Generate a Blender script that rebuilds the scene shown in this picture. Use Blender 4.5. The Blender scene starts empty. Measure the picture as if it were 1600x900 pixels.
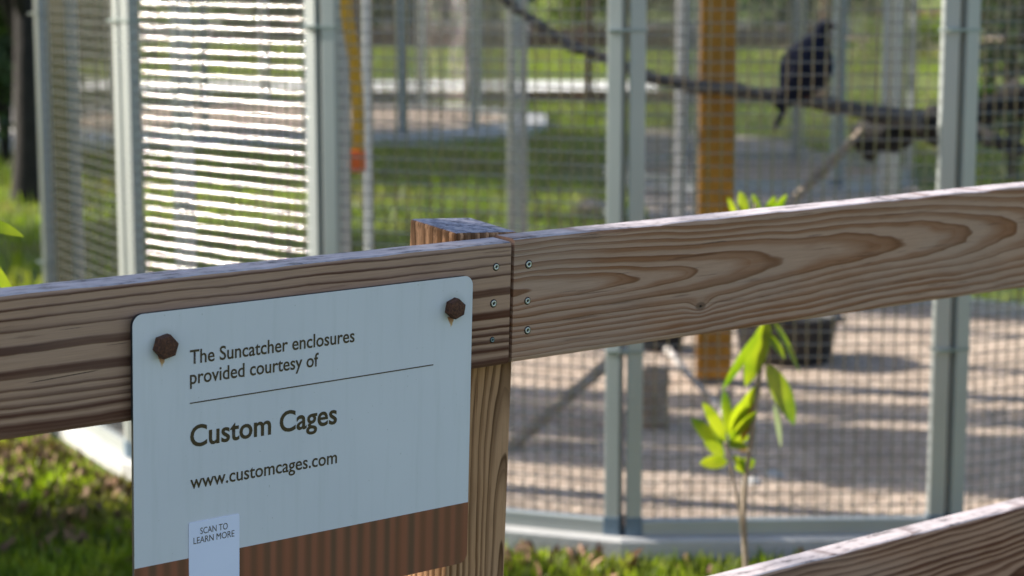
import bpy, bmesh, math, random
import numpy as np
from mathutils import Vector, Matrix
from math import sin, cos, pi, radians as R
random.seed(7); rng = np.random.default_rng(7)
S = bpy.context.scene

# ------------------------------------------------------------------ camera
F = 3300 / 1600 * 36.0; PITCH = 8.87; CAM_H = 1.40
cd = bpy.data.cameras.new("camera"); cam = bpy.data.objects.new("camera", cd)
S.collection.objects.link(cam); S.camera = cam
cd.lens = F; cd.sensor_width = 36; cd.clip_start = .05; cd.clip_end = 600
cam.location = (0, 0, CAM_H); cam.rotation_euler = (R(90 - PITCH), 0, 0)
cd.dof.use_dof = True; cd.dof.focus_distance = 2.26; cd.dof.aperture_fstop = 6.0; cd.dof.aperture_blades = 0

# ------------------------------------------------------------------ light
SUN_AZ, SUN_EL = 163.5, 31.0
sv = Vector((cos(R(SUN_AZ)) * cos(R(SUN_EL)), sin(R(SUN_AZ)) * cos(R(SUN_EL)), sin(R(SUN_EL))))
W = bpy.data.worlds.new("World"); S.world = W; W.use_nodes = True
wt = W.node_tree; bg = wt.nodes["Background"]; sky = wt.nodes.new("ShaderNodeTexSky")
sky.sky_type = 'NISHITA'; sky.sun_disc = False; sky.sun_elevation = R(SUN_EL)
sky.sun_rotation = math.atan2(sv.x, sv.y); sky.air_density = 1.0; sky.dust_density = 1.5; sky.ozone_density = 1.0
wt.links.new(sky.outputs[0], bg.inputs[0]); bg.inputs[1].default_value = 0.105
sd = bpy.data.lights.new("sun", 'SUN'); sun = bpy.data.objects.new("sun", sd); S.collection.objects.link(sun)
sd.energy = 5.0; sd.angle = R(.5); sd.color = (1, .93, .83)
sun.rotation_euler = sv.to_track_quat('Z', 'Y').to_euler()
S.view_settings.view_transform = 'Standard'; S.view_settings.look = 'None'
S.view_settings.exposure = 1.35; S.view_settings.gamma = 1
S.render.engine = 'CYCLES'; S.cycles.use_denoising = True
S.cycles.max_bounces = 6; S.cycles.transparent_max_bounces = 8; S.cycles.caustics_reflective = False
S.cycles.sample_clamp_indirect = 4

# ------------------------------------------------------------------ helpers
def link(o, parent=None):
    S.collection.objects.link(o)
    if parent: o.parent = parent
    return o
def tag(o, label=None, cat=None, group=None, kind=None):
    if label: o["label"] = label
    if cat: o["category"] = cat
    if group: o["group"] = group
    if kind: o["kind"] = kind
    return o
def empty(name, loc, label, cat, group=None, rz=0):
    o = bpy.data.objects.new(name, None); o.location = loc; o.rotation_euler = (0, 0, rz); o.empty_display_size = .1
    link(o); return tag(o, label, cat, group)
def me(name, V, Fc, mat, parent=None, smooth=False, loc=None):
    m = bpy.data.meshes.new(name); m.from_pydata([tuple(v) for v in V], [], Fc)
    if smooth: m.polygons.foreach_set('use_smooth', [True] * len(m.polygons))
    m.materials.append(mat); m.update()
    o = bpy.data.objects.new(name, m); link(o, parent)
    if loc is not None: o.location = loc
    return o
def np_mesh(name, V, quads, mat, parent=None, smooth=False, sides=4):
    V = np.asarray(V, dtype=np.float32); Q = np.asarray(quads, dtype=np.int32)
    m = bpy.data.meshes.new(name); m.vertices.add(len(V)); m.vertices.foreach_set('co', V.ravel())
    n = len(Q); m.loops.add(n * sides); m.loops.foreach_set('vertex_index', Q.ravel())
    m.polygons.add(n); m.polygons.foreach_set('loop_start', np.arange(n, dtype=np.int32) * sides)
    m.polygons.foreach_set('loop_total', np.full(n, sides, dtype=np.int32))
    if smooth: m.polygons.foreach_set('use_smooth', np.ones(n, dtype=bool))
    m.materials.append(mat); m.update(calc_edges=True); m.validate()
    o = bpy.data.objects.new(name, m); return link(o, parent)
def copy_at(o, loc, rz=0, parent=None):
    c = o.copy(); link(c); c.parent = parent; c.location = loc; c.rotation_euler = (0, 0, rz); return c
def box(bm, x0, x1, y0, y1, z0, z1, bev=0):
    r = bmesh.ops.create_cube(bm, size=1)
    for v in r['verts']:
        v.co = Vector((x0 + (v.co.x + .5) * (x1 - x0), y0 + (v.co.y + .5) * (y1 - y0), z0 + (v.co.z + .5) * (z1 - z0)))
    if bev:
        es = list({e for v in r['verts'] for e in v.link_edges})
        bmesh.ops.bevel(bm, geom=es, offset=bev, segments=2, affect='EDGES', profile=.6)
def bobj(name, bm, mat, parent=None, smooth=False):
    m = bpy.data.meshes.new(name); bmesh.ops.recalc_face_normals(bm, faces=bm.faces); bm.to_mesh(m); bm.free(); m.materials.append(mat)
    if smooth: m.polygons.foreach_set('use_smooth', [True] * len(m.polygons))
    return link(bpy.data.objects.new(name, m), parent)
def boxo(name, dims, mat, parent=None, bev=0):
    bm = bmesh.new(); box(bm, *dims, bev); return bobj(name, bm, mat, parent)
def tube_arrays(P, rad, seg=8, rough=0, cap=True):
    P = [Vector(p) for p in P]; V = []; Q = []
    up = Vector((0, 0, 1))
    for i, p in enumerate(P):
        t = (P[min(i + 1, len(P) - 1)] - P[max(i - 1, 0)]).normalized()
        a = t.cross(up if abs(t.z) < .9 else Vector((1, 0, 0))).normalized(); b = t.cross(a).normalized()
        r = rad[i] if hasattr(rad, '__len__') else rad
        for k in range(seg):
            an = 2 * pi * k / seg; rr = r * (1 + rough * random.uniform(-1, 1))
            V.append(p + (a * cos(an) + b * sin(an)) * rr)
    for i in range(len(P) - 1):
        for k in range(seg):
            Q.append((i * seg + k, i * seg + (k + 1) % seg, (i + 1) * seg + (k + 1) % seg, (i + 1) * seg + k))
    if cap:
        Q.append(tuple(range(seg))[::-1]); Q.append(tuple(range((len(P) - 1) * seg, len(P) * seg)))
    return V, Q
def tube(name, P, rad, mat, parent=None, seg=8, rough=0):
    V, Q = tube_arrays(P, rad, seg, rough); return me(name, V, Q, mat, parent, True)
def smooth_path(P, n=6):
    P = [np.array(p, float) for p in P]; out = []
    for i in range(len(P) - 1):
        p0 = P[max(i - 1, 0)]; p1 = P[i]; p2 = P[i + 1]; p3 = P[min(i + 2, len(P) - 1)]
        for k in range(n):
            t = k / n
            out.append(.5 * ((2 * p1) + (-p0 + p2) * t + (2 * p0 - 5 * p1 + 4 * p2 - p3) * t * t + (-p0 + 3 * p1 - 3 * p2 + p3) * t ** 3))
    out.append(P[-1]); return out
cp_, sp_ = cos(R(PITCH)), sin(R(PITCH))
def at(x, y, Y):                       # the point at distance Y that stands where the photo shows it
    a = (x - 800) / 3300; b = -(y - 450) / 3300
    rx, ry, rz = a, cp_ + b * sp_, -sp_ + b * cp_
    return Vector((rx * Y / ry, Y, CAM_H + rz * Y / ry))
def lathe(name, prof, mat, parent=None, seg=28, loc=None):
    V = []; Q = []
    for r, z in prof:
        for k in range(seg): V.append((r * cos(2 * pi * k / seg), r * sin(2 * pi * k / seg), z))
    for i in range(len(prof) - 1):
        for k in range(seg): Q.append((i * seg + k, i * seg + (k + 1) % seg, (i + 1) * seg + (k + 1) % seg, (i + 1) * seg + k))
    Q.append(tuple(range(seg))[::-1]); Q.append(tuple(range((len(prof) - 1) * seg, len(prof) * seg)))
    return me(name, V, Q, mat, parent, True, loc)

# ------------------------------------------------------------------ material building
class Mat:
    def __init__(s, name):
        s.m = bpy.data.materials.new(name); s.m.use_nodes = True; s.t = s.m.node_tree
        s.b = s.t.nodes["Principled BSDF"]; s.out = s.t.nodes["Material Output"]
    def n(s, typ, **kw):
        nd = s.t.nodes.new(typ)
        for k, v in kw.items(): setattr(nd, k, v)
        return nd
    def L(s, a, sock):
        if hasattr(a, 'is_output') or isinstance(a, bpy.types.NodeSocket): s.t.links.new(a, sock)
        else: sock.default_value = a
    def M(s, op, a, b=0.0, c=None, clamp=False):
        nd = s.n('ShaderNodeMath', operation=op, use_clamp=clamp); s.L(a, nd.inputs[0]); s.L(b, nd.inputs[1])
        if c is not None: s.L(c, nd.inputs[2])
        return nd.outputs[0]
    def add(s, a, b): return s.M('ADD', a, b)
    def sub(s, a, b): return s.M('SUBTRACT', a, b)
    def mul(s, a, b): return s.M('MULTIPLY', a, b)
    def xyz(s, kind='Object'):
        tc = s.n('ShaderNodeTexCoord'); sp = s.n('ShaderNodeSeparateXYZ'); s.t.links.new(tc.outputs[kind], sp.inputs[0])
        return sp.outputs[0], sp.outputs[1], sp.outputs[2]
    def vec(s, x, y, z):
        nd = s.n('ShaderNodeCombineXYZ'); s.L(x, nd.inputs[0]); s.L(y, nd.inputs[1]); s.L(z, nd.inputs[2]); return nd.outputs[0]
    def noise(s, v, scale=1, detail=3, rough=.5, dist=0):
        nd = s.n('ShaderNodeTexNoise'); s.t.links.new(v, nd.inputs['Vector'])
        nd.inputs['Scale'].default_value = scale; nd.inputs['Detail'].default_value = detail
        nd.inputs['Roughness'].default_value = rough; nd.inputs['Distortion'].default_value = dist
        return nd.outputs[0]
    def cn(s, v, scale, detail=3, rough=.5): return s.sub(s.noise(v, scale, detail, rough), .5)
    def ramp(s, f, stops, interp='LINEAR'):
        nd = s.n('ShaderNodeValToRGB'); cr = nd.color_ramp; cr.interpolation = interp; s.L(f, nd.inputs[0])
        while len(cr.elements) < len(stops): cr.elements.new(1.0)
        for e, (p, c) in zip(cr.elements, stops):
            e.position = p; e.color = (*c, 1) if len(c) == 3 else c
        return nd.outputs[0]
    def g(s, f, stops, interp='LINEAR'): return s.ramp(f, [(p, (v, v, v)) for p, v in stops], interp)
    def mix(s, f, a, b, typ='MIX'):
        nd = s.n('ShaderNodeMix', data_type='RGBA', blend_type=typ); s.L(f, nd.inputs[0])
        s.L((*a, 1) if isinstance(a, tuple) and len(a) == 3 else a, nd.inputs[6]); s.L((*b, 1) if isinstance(b, tuple) and len(b) == 3 else b, nd.inputs[7])
        return nd.outputs[2]
    def step(s, a, lo, hi):
        nd = s.n('ShaderNodeMapRange', interpolation_type='SMOOTHSTEP'); s.L(a, nd.inputs[0]); nd.inputs[1].default_value = lo; nd.inputs[2].default_value = hi
        return nd.outputs[0]
    def bump(s, h, strength=.3, dist=.002, normal=None):
        nd = s.n('ShaderNodeBump'); nd.inputs['Strength'].default_value = strength; nd.inputs['Distance'].default_value = dist
        s.t.links.new(h, nd.inputs['Height'])
        if normal: s.t.links.new(normal, nd.inputs['Normal'])
        s.t.links.new(nd.outputs[0], s.b.inputs['Normal']); return nd.outputs[0]
    def set(s, col=None, rough=None, metal=None, spec=None):
        if col is not None: s.L((*col, 1) if isinstance(col, tuple) and len(col) == 3 else col, s.b.inputs['Base Color'])
        if rough is not None: s.L(rough, s.b.inputs['Roughness'])
        if metal is not None: s.b.inputs['Metallic'].default_value = metal
        if spec is not None: s.b.inputs['Specular IOR Level'].default_value = spec
        return s.m
    def nz(s):
        ge = s.n('ShaderNodeNewGeometry'); sp = s.n('ShaderNodeSeparateXYZ'); s.t.links.new(ge.outputs['Normal'], sp.inputs[0]); return sp.outputs[2]

def simple(name, col, rough=.6, metal=0, var=.25, scale=8, bump=0, bdist=.003, coord='Object'):
    a = Mat(name); x, y, z = a.xyz(coord); v = a.vec(x, y, z)
    nn = a.noise(v, scale, 5, .6)
    c = a.mix(a.g(nn, [(.3, 0), (.7, 1)]), tuple(k * (1 - var) for k in col), tuple(min(1, k * (1 + var)) for k in col))
    a.set(c, rough, metal)
    if bump: a.bump(a.noise(v, scale * 4, 5, .65), bump, bdist)
    return a.m
def leafm(name, c1, c2, trans=.45, scale=6, rough=.45):
    a = Mat(name); x, y, z = a.xyz(); v = a.vec(x, y, z)
    c = a.mix(a.g(a.noise(v, scale, 3), [(.35, 0), (.65, 1)]), c1, c2); a.set(c, rough)
    tr = a.n('ShaderNodeBsdfTranslucent'); a.L(a.mix(.6, c, a.mix(1.0, c, (1.5, 1.9, .5), 'MULTIPLY')), tr.inputs[0])
    mx = a.n('ShaderNodeMixShader'); mx.inputs[0].default_value = trans
    a.t.links.new(a.b.outputs[0], mx.inputs[1]); a.t.links.new(tr.outputs[0], mx.inputs[2]); a.t.links.new(mx.outputs[0], a.out.inputs[0])
    return a.m

def wood_finish(a, x, z, light, dark, g, fib, weather_top, rough=.72, grey=(.34, .27, .24), greyamt=.3, bump=.5, post=False):
    """g: 0 earlywood .. 1 latewood; fib: fine fibre noise"""
    g = a.step(g, .12, .80)
    col = a.mix(g, light, dark)
    col = a.mix(a.mul(a.g(fib, [(.35, 0), (.7, 1)]), .5), col, a.mix(1.0, col, (.55, .5, .47), 'MULTIPLY'))
    st = a.noise(a.vec(a.mul(x, 7), 5.5, a.mul(z, 170)), 1.0, 4, .65)
    col = a.mix(a.g(st, [(.60, 0), (.68, .75)]), col, a.mix(1.0, col, (.42, .36, .33), 'MULTIPLY'))
    ck = a.noise(a.vec(a.mul(x, 9), 8.8, a.mul(z, 420)), 1.0, 2, .5)
    ckm = a.g(ck, [(.735, 0), (.75, .9)]); col = a.mix(ckm, col, (.03, .02, .016))
    dirt = a.noise(a.vec(a.mul(x, 6), 2.2, a.mul(z, 16)), 1.0, 5, .65)
    col = a.mix(a.g(dirt, [(.52, 0), (.75, .45)]), col, a.mix(1.0, col, (.60, .52, .46), 'MULTIPLY'))
    big = a.noise(a.vec(a.mul(x, 1.0), 3.3, a.mul(z, 3.0)), 3.0, 4)
    col = a.mix(a.mul(a.g(big, [(.45, 0), (.7, 1)]), greyamt), col, grey)
    nz = a.nz()
    tx, ty, tz = a.xyz()
    tn = a.add(a.mul(a.noise(a.vec(a.mul(tx, 9), a.mul(ty, 90), a.mul(tz, 20)), 1.0, 6, .75), .6), a.mul(a.noise(a.vec(a.mul(tx, 45), a.mul(ty, 60), a.mul(tz, 20)), 1.0, 5, .7), .4))
    topc = a.ramp(tn, [(.38, (.07, .06, .06)), (.47, weather_top), (.6, tuple(min(1, k * 1.35) for k in weather_top)), (.75, (.30, .22, .16))])
    if post:
        e1 = a.noise(a.vec(a.mul(tx, 55), a.mul(ty, 55), 0), 1.0, 6, .75); e2 = a.noise(a.vec(a.mul(tx, 16), a.mul(ty, 130), 1.5), 1.0, 3, .6)
        topc = a.ramp(e1, [(.36, (.03, .03, .035)), (.47, (.17, .18, .24)), (.58, (.34, .33, .37)), (.70, (.50, .44, .42))])
        topc = a.mix(a.g(e2, [(.62, 0), (.67, .9)]), topc, (.02, .018, .016))
        tear = a.noise(a.vec(a.mul(a.add(tx, ty), 160), 0, a.mul(tz, 35)), 1.0, 4, .7)      # torn fibres under the cut end
        col = a.mix(a.mul(a.step(tz, .045, .075), a.g(tear, [(.45, 0), (.58, .85)])), col, (.10, .045, .02))
    col = a.mix(a.step(nz, .45, .8), col, topc)
    a.set(col, rough, 0, .18)
    h = a.add(a.mul(g, .8), a.mul(fib, .35)); a.bump(h, bump, .0012)
    return a.m

def wood_left():
    a = Mat("weathered_pine_straight"); x, y, z = a.xyz()
    w1 = a.mul(a.cn(a.vec(a.mul(x, 2.1), 1.7, a.mul(z, 6)), 1.0, 2), .020)
    w2 = a.mul(a.cn(a.vec(a.mul(x, 9), 4.1, a.mul(z, 26)), 1.0, 3), .0055)
    w3 = a.mul(a.cn(a.vec(a.mul(x, 45), 2.1, a.mul(z, 70)), 1.0, 2), .0012)
    zz = a.add(a.add(z, w1), a.add(w2, w3))
    # the wide wavy streak below the middle
    t = a.M('DIVIDE', a.sub(.070, zz), .142)
    t = a.M('ADD', a.mul(t, .93), .035, clamp=True)
    st = [(.0, .1), (.055, .15), (.075, 1), (.085, .05), (.12, .2), (.14, 1), (.15, 0), (.185, .25), (.205, 1), (.215, .05), (.26, .4), (.285, .95), (.295, 0),
          (.36, .15), (.385, .85), (.425, .9), (.435, 0), (.52, .2), (.545, .9), (.59, .8), (.60, .05), (.645, .4), (.665, 1), (.675, .1), (.72, .9), (.73, .1), (.775, .85),
          (.785, .05), (.825, .9), (.86, .15), (.90, .8), (1.0, .6)]
    g = a.g(t, st)
    fine = a.M('PINGPONG', a.mul(zz, 1.0), .0019); fine = a.mul(fine, 300)
    g = a.M('ADD', a.mul(g, .86), a.mul(fine, .13), clamp=True)
    g = a.M('MULTIPLY', g, a.g(a.noise(a.vec(a.mul(x, 3), .3, a.mul(z, 30)), 1.0, 3), [(.25, .55), (.6, 1.0)]), clamp=True)
    fib = a.noise(a.vec(a.mul(x, 14), 0, a.mul(z, 900)), 1.0, 3, .6)
    # one drying crack
    cr = a.M('ABSOLUTE', a.sub(z, a.add(-.0165, a.mul(a.add(x, .55), .045)))); inx = a.mul(a.step(x, -.60, -.585), a.sub(1.0, a.step(x, -.53, -.515)))
    crk = a.mul(a.sub(1.0, a.step(cr, .0002, .0007)), inx)
    m = wood_finish(a, x, z, (.49, .285, .19), (.100, .030, .014), g, fib, (.36, .32, .33), greyamt=.15)
    bc = a.b.inputs['Base Color'].links[0].from_socket
    a.set(a.mix(crk, bc, (.02, .015, .012))); return m
def wood_cathedral(name, wc, slope, h0, period, light, dark, knot=None, seed=0.0, vertical=False, greyamt=.3, top=(.38, .335, .34), soft=.5):
    a = Mat(name); x, y, z = a.xyz()
    u, w = (z, a.add(x, a.mul(y, .8))) if vertical else (x, z)
    c = a.add(wc, a.mul(a.cn(a.vec(a.mul(u, 2.2), seed + .2, 0), 1.0, 2), .022))
    dw = a.sub(w, c)
    h = a.add(h0, a.mul(u, slope))
    r = a.M('SQRT', a.add(a.mul(dw, dw), a.mul(h, h)))
    n1 = a.mul(a.cn(a.vec(a.mul(u, 3.5), seed + 1.1, a.mul(w, 14)), 1.0, 3), .014)
    n2 = a.mul(a.cn(a.vec(a.mul(u, 16), seed + 5.1, a.mul(w, 45)), 1.0, 2), .0028)
    r = a.add(r, a.add(n1, n2))
    if knot:
        ku, kw, ks = knot; du = a.sub(u, ku); dk = a.sub(w, kw)
        d2 = a.add(a.mul(a.mul(du, du), .35), a.mul(dk, dk))
        e = a.M('EXPONENT', a.M('DIVIDE', a.mul(d2, -1.0), ks * ks))
        r = a.sub(r, a.mul(e, .009))
    ph = a.add(a.M('DIVIDE', r, period), a.mul(a.cn(a.vec(a.mul(r, 60), seed, 0), 1.0, 2), 1.6))
    fr = a.M('FRACT', ph)
    g = a.g(fr, [(0, 0), (.25, .05), (.48 - .2 * (1 - soft), soft * .75), (.66, .8), (.86, .85), (.92, 1), (.97, .35), (1, 0)])
    edge = a.g(fr, [(.80, 0), (.90, .55), (.95, .6), (.99, 0)])
    fr2 = a.M('FRACT', a.mul(ph, 3.0)); g = a.M('ADD', a.mul(g, .85), a.mul(fr2, .14), clamp=True)
    g = a.mul(g, a.g(a.noise(a.vec(a.mul(u, 2.5), seed + 9, a.mul(w, 25)), 1.0, 3), [(.25, .45), (.62, 1.0)]))
    fib = a.noise(a.vec(a.mul(u, 14), 0, a.mul(w, 900)), 1.0, 3, .6)
    m = wood_finish(a, u, w, light, dark, g, fib, top, greyamt=greyamt, grey=(.36, .29, .25), post=vertical)
    bc = a.b.inputs['Base Color'].links[0].from_socket
    bc = a.mix(a.mul(edge, .8), bc, tuple(k * .45 for k in dark))
    if knot:
        ring = a.mul(a.step(e, .72, .9), .75); bc = a.mix(ring, bc, (.13, .07, .045))
        core = a.step(e, .975, .99); bc = a.mix(core, bc, (.015, .01, .008))
    a.set(bc); return m

M_L = wood_left()
M_R = wood_cathedral("weathered_pine_cathedral", .010, .052, .006, .0078, (.50, .295, .205), (.31, .128, .060), knot=(.297, -.036, .011), seed=3.0, soft=.6)
M_LOW = wood_cathedral("weathered_pine_lower", -.505, -.03, .055, .0085, (.48, .26, .18), (.135, .042, .022), seed=8.0, soft=.35)
M_POST = wood_cathedral("pine_post", .060, .075, .031, .0085, (.58, .30, .155), (.15, .055, .013), seed=5.0, vertical=True, greyamt=.12, top=(.30, .31, .40), soft=.35)

M_TUBE = simple("painted_sage_metal", (.335, .36, .35), .42, .2, .06, 5)
M_SHOE = simple("dark_blue_plastic_shoe", (.10, .15, .20), .5, 0, .15)
M_CLAMP = simple("clamp_metal", (.22, .27, .27), .4, .5, .15)
def wire_mat():
    a = Mat("galvanised_wire"); a.set((.25, .245, .23), .135, .9); return a.m
M_WIRE = wire_mat()
M_CONC = simple("concrete", (.40, .40, .39), .85, 0, .14, 7, .4)
M_PALE = simple("pale_concrete", (.62, .61, .58), .85, 0, .08, 6, .3)
M_BARK = simple("grey_branch_bark", (.085, .075, .07), .9, 0, .55, 14, .8, .01)
M_BARKD = simple("dark_bark", (.016, .014, .013), .95, 0, .5, 18, .9, .015)
M_POLE = simple("bare_pole_wood", (.24, .19, .14), .8, 0, .35, 12, .5, .004)
M_TWIG = simple("bleached_twig", (.42, .39, .36), .8, 0, .3, 20)
M_AMBER = simple("stained_amber_post", (.33, .15, .011), .8, 0, .35, 9, .3)
M_TUB = simple("black_rubber", (.012, .012, .014), .6, 0, .3)
M_TRUNK = simple("tree_bark", (.022, .018, .015), .95, 0, .5, 10, .9, .02)
M_YEL = simple("yellow_webbing", (.62, .33, .02), .6, 0, .12, 20)
M_ORG = simple("orange_plastic", (.75, .13, .02), .45, 0, .1)
M_DIRT = simple("brown_far_wood", (.17, .10, .06), .85, 0, .35, 7)
M_LEAF = leafm("leaf_dark", (.035, .065, .012), (.07, .11, .02), .35, 3)
M_LEAFY = leafm("leaf_yellow_green", (.10, .15, .015), (.17, .20, .02), .45, 3)
M_LEAFB = leafm("leaf_bright", (.10, .16, .010), (.33, .34, .022), .55, 16, .35)
M_LEAFO = leafm("leaf_orange_brown", (.28, .11, .02), (.22, .15, .02), .35, 40)
M_LEAFW = leafm("leaf_pale", (.35, .38, .33), (.42, .44, .40), .2, 10)

# ------------------------------------------------------------------ ground
def ground_mat():
    a = Mat("lawn_soil"); x, y, z = a.xyz(); v = a.vec(x, y, z)
    n = a.noise(v, 1.1, 6, .62); n2 = a.noise(v, 14, 5, .65); n3 = a.noise(v, .23, 3)
    c = a.ramp(n2, [(.3, (.035, .055, .010)), (.5, (.085, .125, .018)), (.7, (.15, .18, .035))])
    c = a.mix(a.g(n, [(.55, 0), (.68, .75)]), c, (.16, .115, .075))
    c = a.mix(a.g(n3, [(.42, 0), (.6, .5)]), c, (.13, .15, .03))
    a.set(c, .95, 0, .2); a.bump(n2, .9, .03); return a.m
g = me("grass_ground", [(-120, -20, 0), (120, -20, 0), (120, 260, 0), (-120, 260, 0)], [(0, 1, 2, 3)], ground_mat()); tag(g, kind='structure')
def sand_mat():
    a = Mat("tan_gravel_sand"); x, y, z = a.xyz(); v = a.vec(x, y, z)
    n = a.noise(v, 24, 6, .75); n2 = a.noise(v, 2.5, 5, .6)
    c = a.ramp(n, [(.34, (.20, .145, .105)), (.5, (.50, .395, .31)), (.68, (.72, .59, .475))])
    c = a.mix(a.g(n2, [(.45, 0), (.62, .6)]), c, (.28, .215, .165))
    a.set(c, .95, 0, .15); a.bump(a.noise(v, 30, 4, .7), 1.0, .02); return a.m
M_SAND = sand_mat()

# sheet strips of ground beyond
def sheet(name, pts, z, mat, kind='structure'):
    o = me(name, [(p[0], p[1], z) for p in pts], [tuple(range(len(pts)))], mat); tag(o, kind=kind); return o
M_ASPH = simple("grey_paving", (.14, .135, .13), .9, 0, .25, 2, .3)
sheet("asphalt_road", [(-30, 15.7), (-2.7, 15.7), (-2.4, 20.5), (-30, 21)], .004, M_ASPH)
sheet("footpath", [(-40, 23.2), (1.6, 22.6), (1.6, 24.3), (-40, 25.2)], .004, M_PALE)
sheet("far_road", [(-60, 38), (60, 34), (60, 46), (-60, 50)], .004, simple("dark_asphalt", (.06, .058, .055), .9))
sheet("gravel_yard", [(.75, 10.1), (1.9, 9.9), (2.3, 11.2), (2.5, 13.0), (2.1, 16.5), (1.1, 17.5), (.72, 13)], .004, simple("grey_gravel", (.31, .255, .205), .95, 0, .4, 5, .5))
kb = boxo("road_kerb", (-30, -2.7, 15.45, 15.68, 0, .10), M_PALE, bev=.01); tag(kb, kind='structure')

# ------------------------------------------------------------------ aviary
PW = .768; TUBE = .036; GAP = .006; PH = 2.05; CELL = .0300
TH = [-2, 20, 42, 61, 84, 110, 134, 157]; TH = TH + [t + 180 for t in TH]
def ring(start, ths, w):
    P = [Vector(start)]
    for t in ths: P.append(P[-1] + w * Vector((-cos(R(t)), sin(R(t)))))
    return P
def mesh_panel_arrays(width, height, cell, rw=.0018, crimp=.0002, seg=6, sides=6):
    V = []; Q = []; base = 0
    nx = int(round(width / cell)); nzr = int(round(height / cell)); cx = width / nx; cz = height / nzr
    us = np.linspace(0, width, nx * seg + 1)
    ang = np.arange(sides) * 2 * pi / sides
    for j in range(1, nzr):
        yy = crimp * np.sin(2 * pi * us / cx); zz = j * cz + rng.normal(0, .0006)
        X = np.repeat(us, sides); Y = (yy[:, None] + rw * np.cos(ang)[None]).ravel(); Z = (zz + rw * np.sin(ang)[None] + 0 * yy[:, None]).ravel()
        V.append(np.stack([X, Y, Z], 1)); m = len(us)
        i = np.arange(m - 1)[:, None] * sides; k = np.arange(sides)[None]; k2 = (k + 1) % sides
        Q.append(np.stack([i + k, i + k2, i + sides + k2, i + sides + k], 2).reshape(-1, 4) + base); base += m * sides
    for j in range(1, nx):
        zs = np.linspace(0, height, 2); X = (j * cx + rw * np.cos(ang)[None] + 0 * zs[:, None]).ravel(); Y = (rw * np.sin(ang)[None] + 0 * zs[:, None]).ravel()
        V.append(np.stack([X, Y, np.repeat(zs, sides)], 1)); k = np.arange(sides); k2 = (k + 1) % sides
        Q.append(np.stack([k, k2, sides + k2, sides + k], 1) + base); base += 2 * sides
    return np.concatenate(V), np.concatenate(Q)
iw = PW - 2 * TUBE - 2 * GAP
panelV, panelQ = mesh_panel_arrays(iw, PH - 2 * TUBE, CELL)
def build_aviary(start, ths, pw, label, group, kerb=True, kz=.05, name='wire_aviary', proto={}):
    P = ring(start, ths, pw); C = sum((p for p in P[:-1]), Vector((0, 0))) / (len(P) - 1)
    root = empty(name, (C.x, C.y, 0), label, 'bird enclosure', group)
    for i in range(len(P) - 1):
        a, b = P[i + 1], P[i]           # a is the left end seen from outside
        d = (b - a).normalized(); rz = math.atan2(d.y, d.x); L = (b - a).length
        o3 = Vector((a.x - C.x, a.y - C.y, kz))
        def loc(u, z=0): return o3 + Vector((d.x * u, d.y * u, z))
        if not proto:
            proto['post'] = boxo('post', (0, TUBE, -TUBE / 2, TUBE / 2, 0, PH), M_TUBE, root, .003)
            proto['rail'] = boxo('frame_rail', (0, iw, -TUBE / 2 + .001, TUBE / 2 - .001, 0, TUBE), M_TUBE, root, .003)
            proto['wire'] = tag(np_mesh('wire_mesh', panelV, panelQ, M_WIRE, root, True), kind='stuff')
            proto['shoe'] = boxo('post_shoe', (-.002, TUBE + .002, -TUBE / 2 - .002, TUBE / 2 + .002, 0, .045), M_SHOE, root, .002)
            proto['clamp'] = boxo('clamp', (-.003, TUBE * 2 + GAP * 2 + .003, -TUBE / 2 - .003, TUBE / 2 + .003, 0, .006), M_CLAMP, root)
            pr = [proto[k] for k in proto]; fresh = set(proto)
        def put(k, l, r=rz):
            o = proto[k]
            if k in put.fresh: put.fresh.discard(k); o.location = l; o.rotation_euler = (0, 0, r); return o
            return copy_at(o, l, r, root)
        if i == 0 and not build_aviary.used: put.fresh = set(proto); build_aviary.fresh = put.fresh; build_aviary.used = True
        else: put.fresh = build_aviary.fresh
        put('post', loc(GAP)); put('post', loc(L - GAP - TUBE))
        put('rail', loc(GAP + TUBE, .0)); put('rail', loc(GAP + TUBE, PH - TUBE))
        put('wire', loc(GAP + TUBE, TUBE))
        put('shoe', loc(GAP)); put('shoe', loc(L - GAP - TUBE))
        if kerb: put('clamp', loc(-TUBE - GAP, .44)); put('clamp', loc(-TUBE - GAP, 1.185))
    return root, P, C
build_aviary.used = False; build_aviary.fresh = set()
av, AP, AC = build_aviary((1.031, 4.887), TH, PW, 'large round aviary of sage green posts and wire mesh, holding the dark bird', None)

def poly_offset(P, C, o):
    n = len(P) - 1; out = []
    for i in range(n):
        p0, p1, p2 = P[i - 1 if i else n - 1], P[i], P[(i + 1) % n]
        n1 = (p1 - p0).normalized(); n1 = Vector((n1.y, -n1.x)); n2 = (p2 - p1).normalized(); n2 = Vector((n2.y, -n2.x))
        if n1.dot(p1 - C) < 0: n1, n2 = -n1, -n2
        m = (n1 + n2).normalized(); out.append(p1 + m * (o / m.dot(n1)))
    return out
def kerb_ring(P, C, z, wi, wo, mat, bev=.008):
    A = poly_offset(P, C, wo); B = poly_offset(P, C, -wi); A2 = poly_offset(P, C, wo - bev); n = len(A)
    V = [(p.x, p.y, -.05) for p in A] + [(p.x, p.y, z - bev) for p in A] + [(p.x, p.y, z) for p in A2] + [(p.x, p.y, z) for p in B] + [(p.x, p.y, -.05) for p in B]
    Q = []
    for r in range(4):
        for i in range(n): j = (i + 1) % n; Q.append((r * n + i, r * n + j, (r + 1) * n + j, (r + 1) * n + i))
    bm = bmesh.new(); vs = [bm.verts.new(v) for v in V]
    for q in Q: bm.faces.new([vs[k] for k in q])
    o = bobj("aviary_kerb", bm, mat); tag(o, kind='structure'); return B
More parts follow.
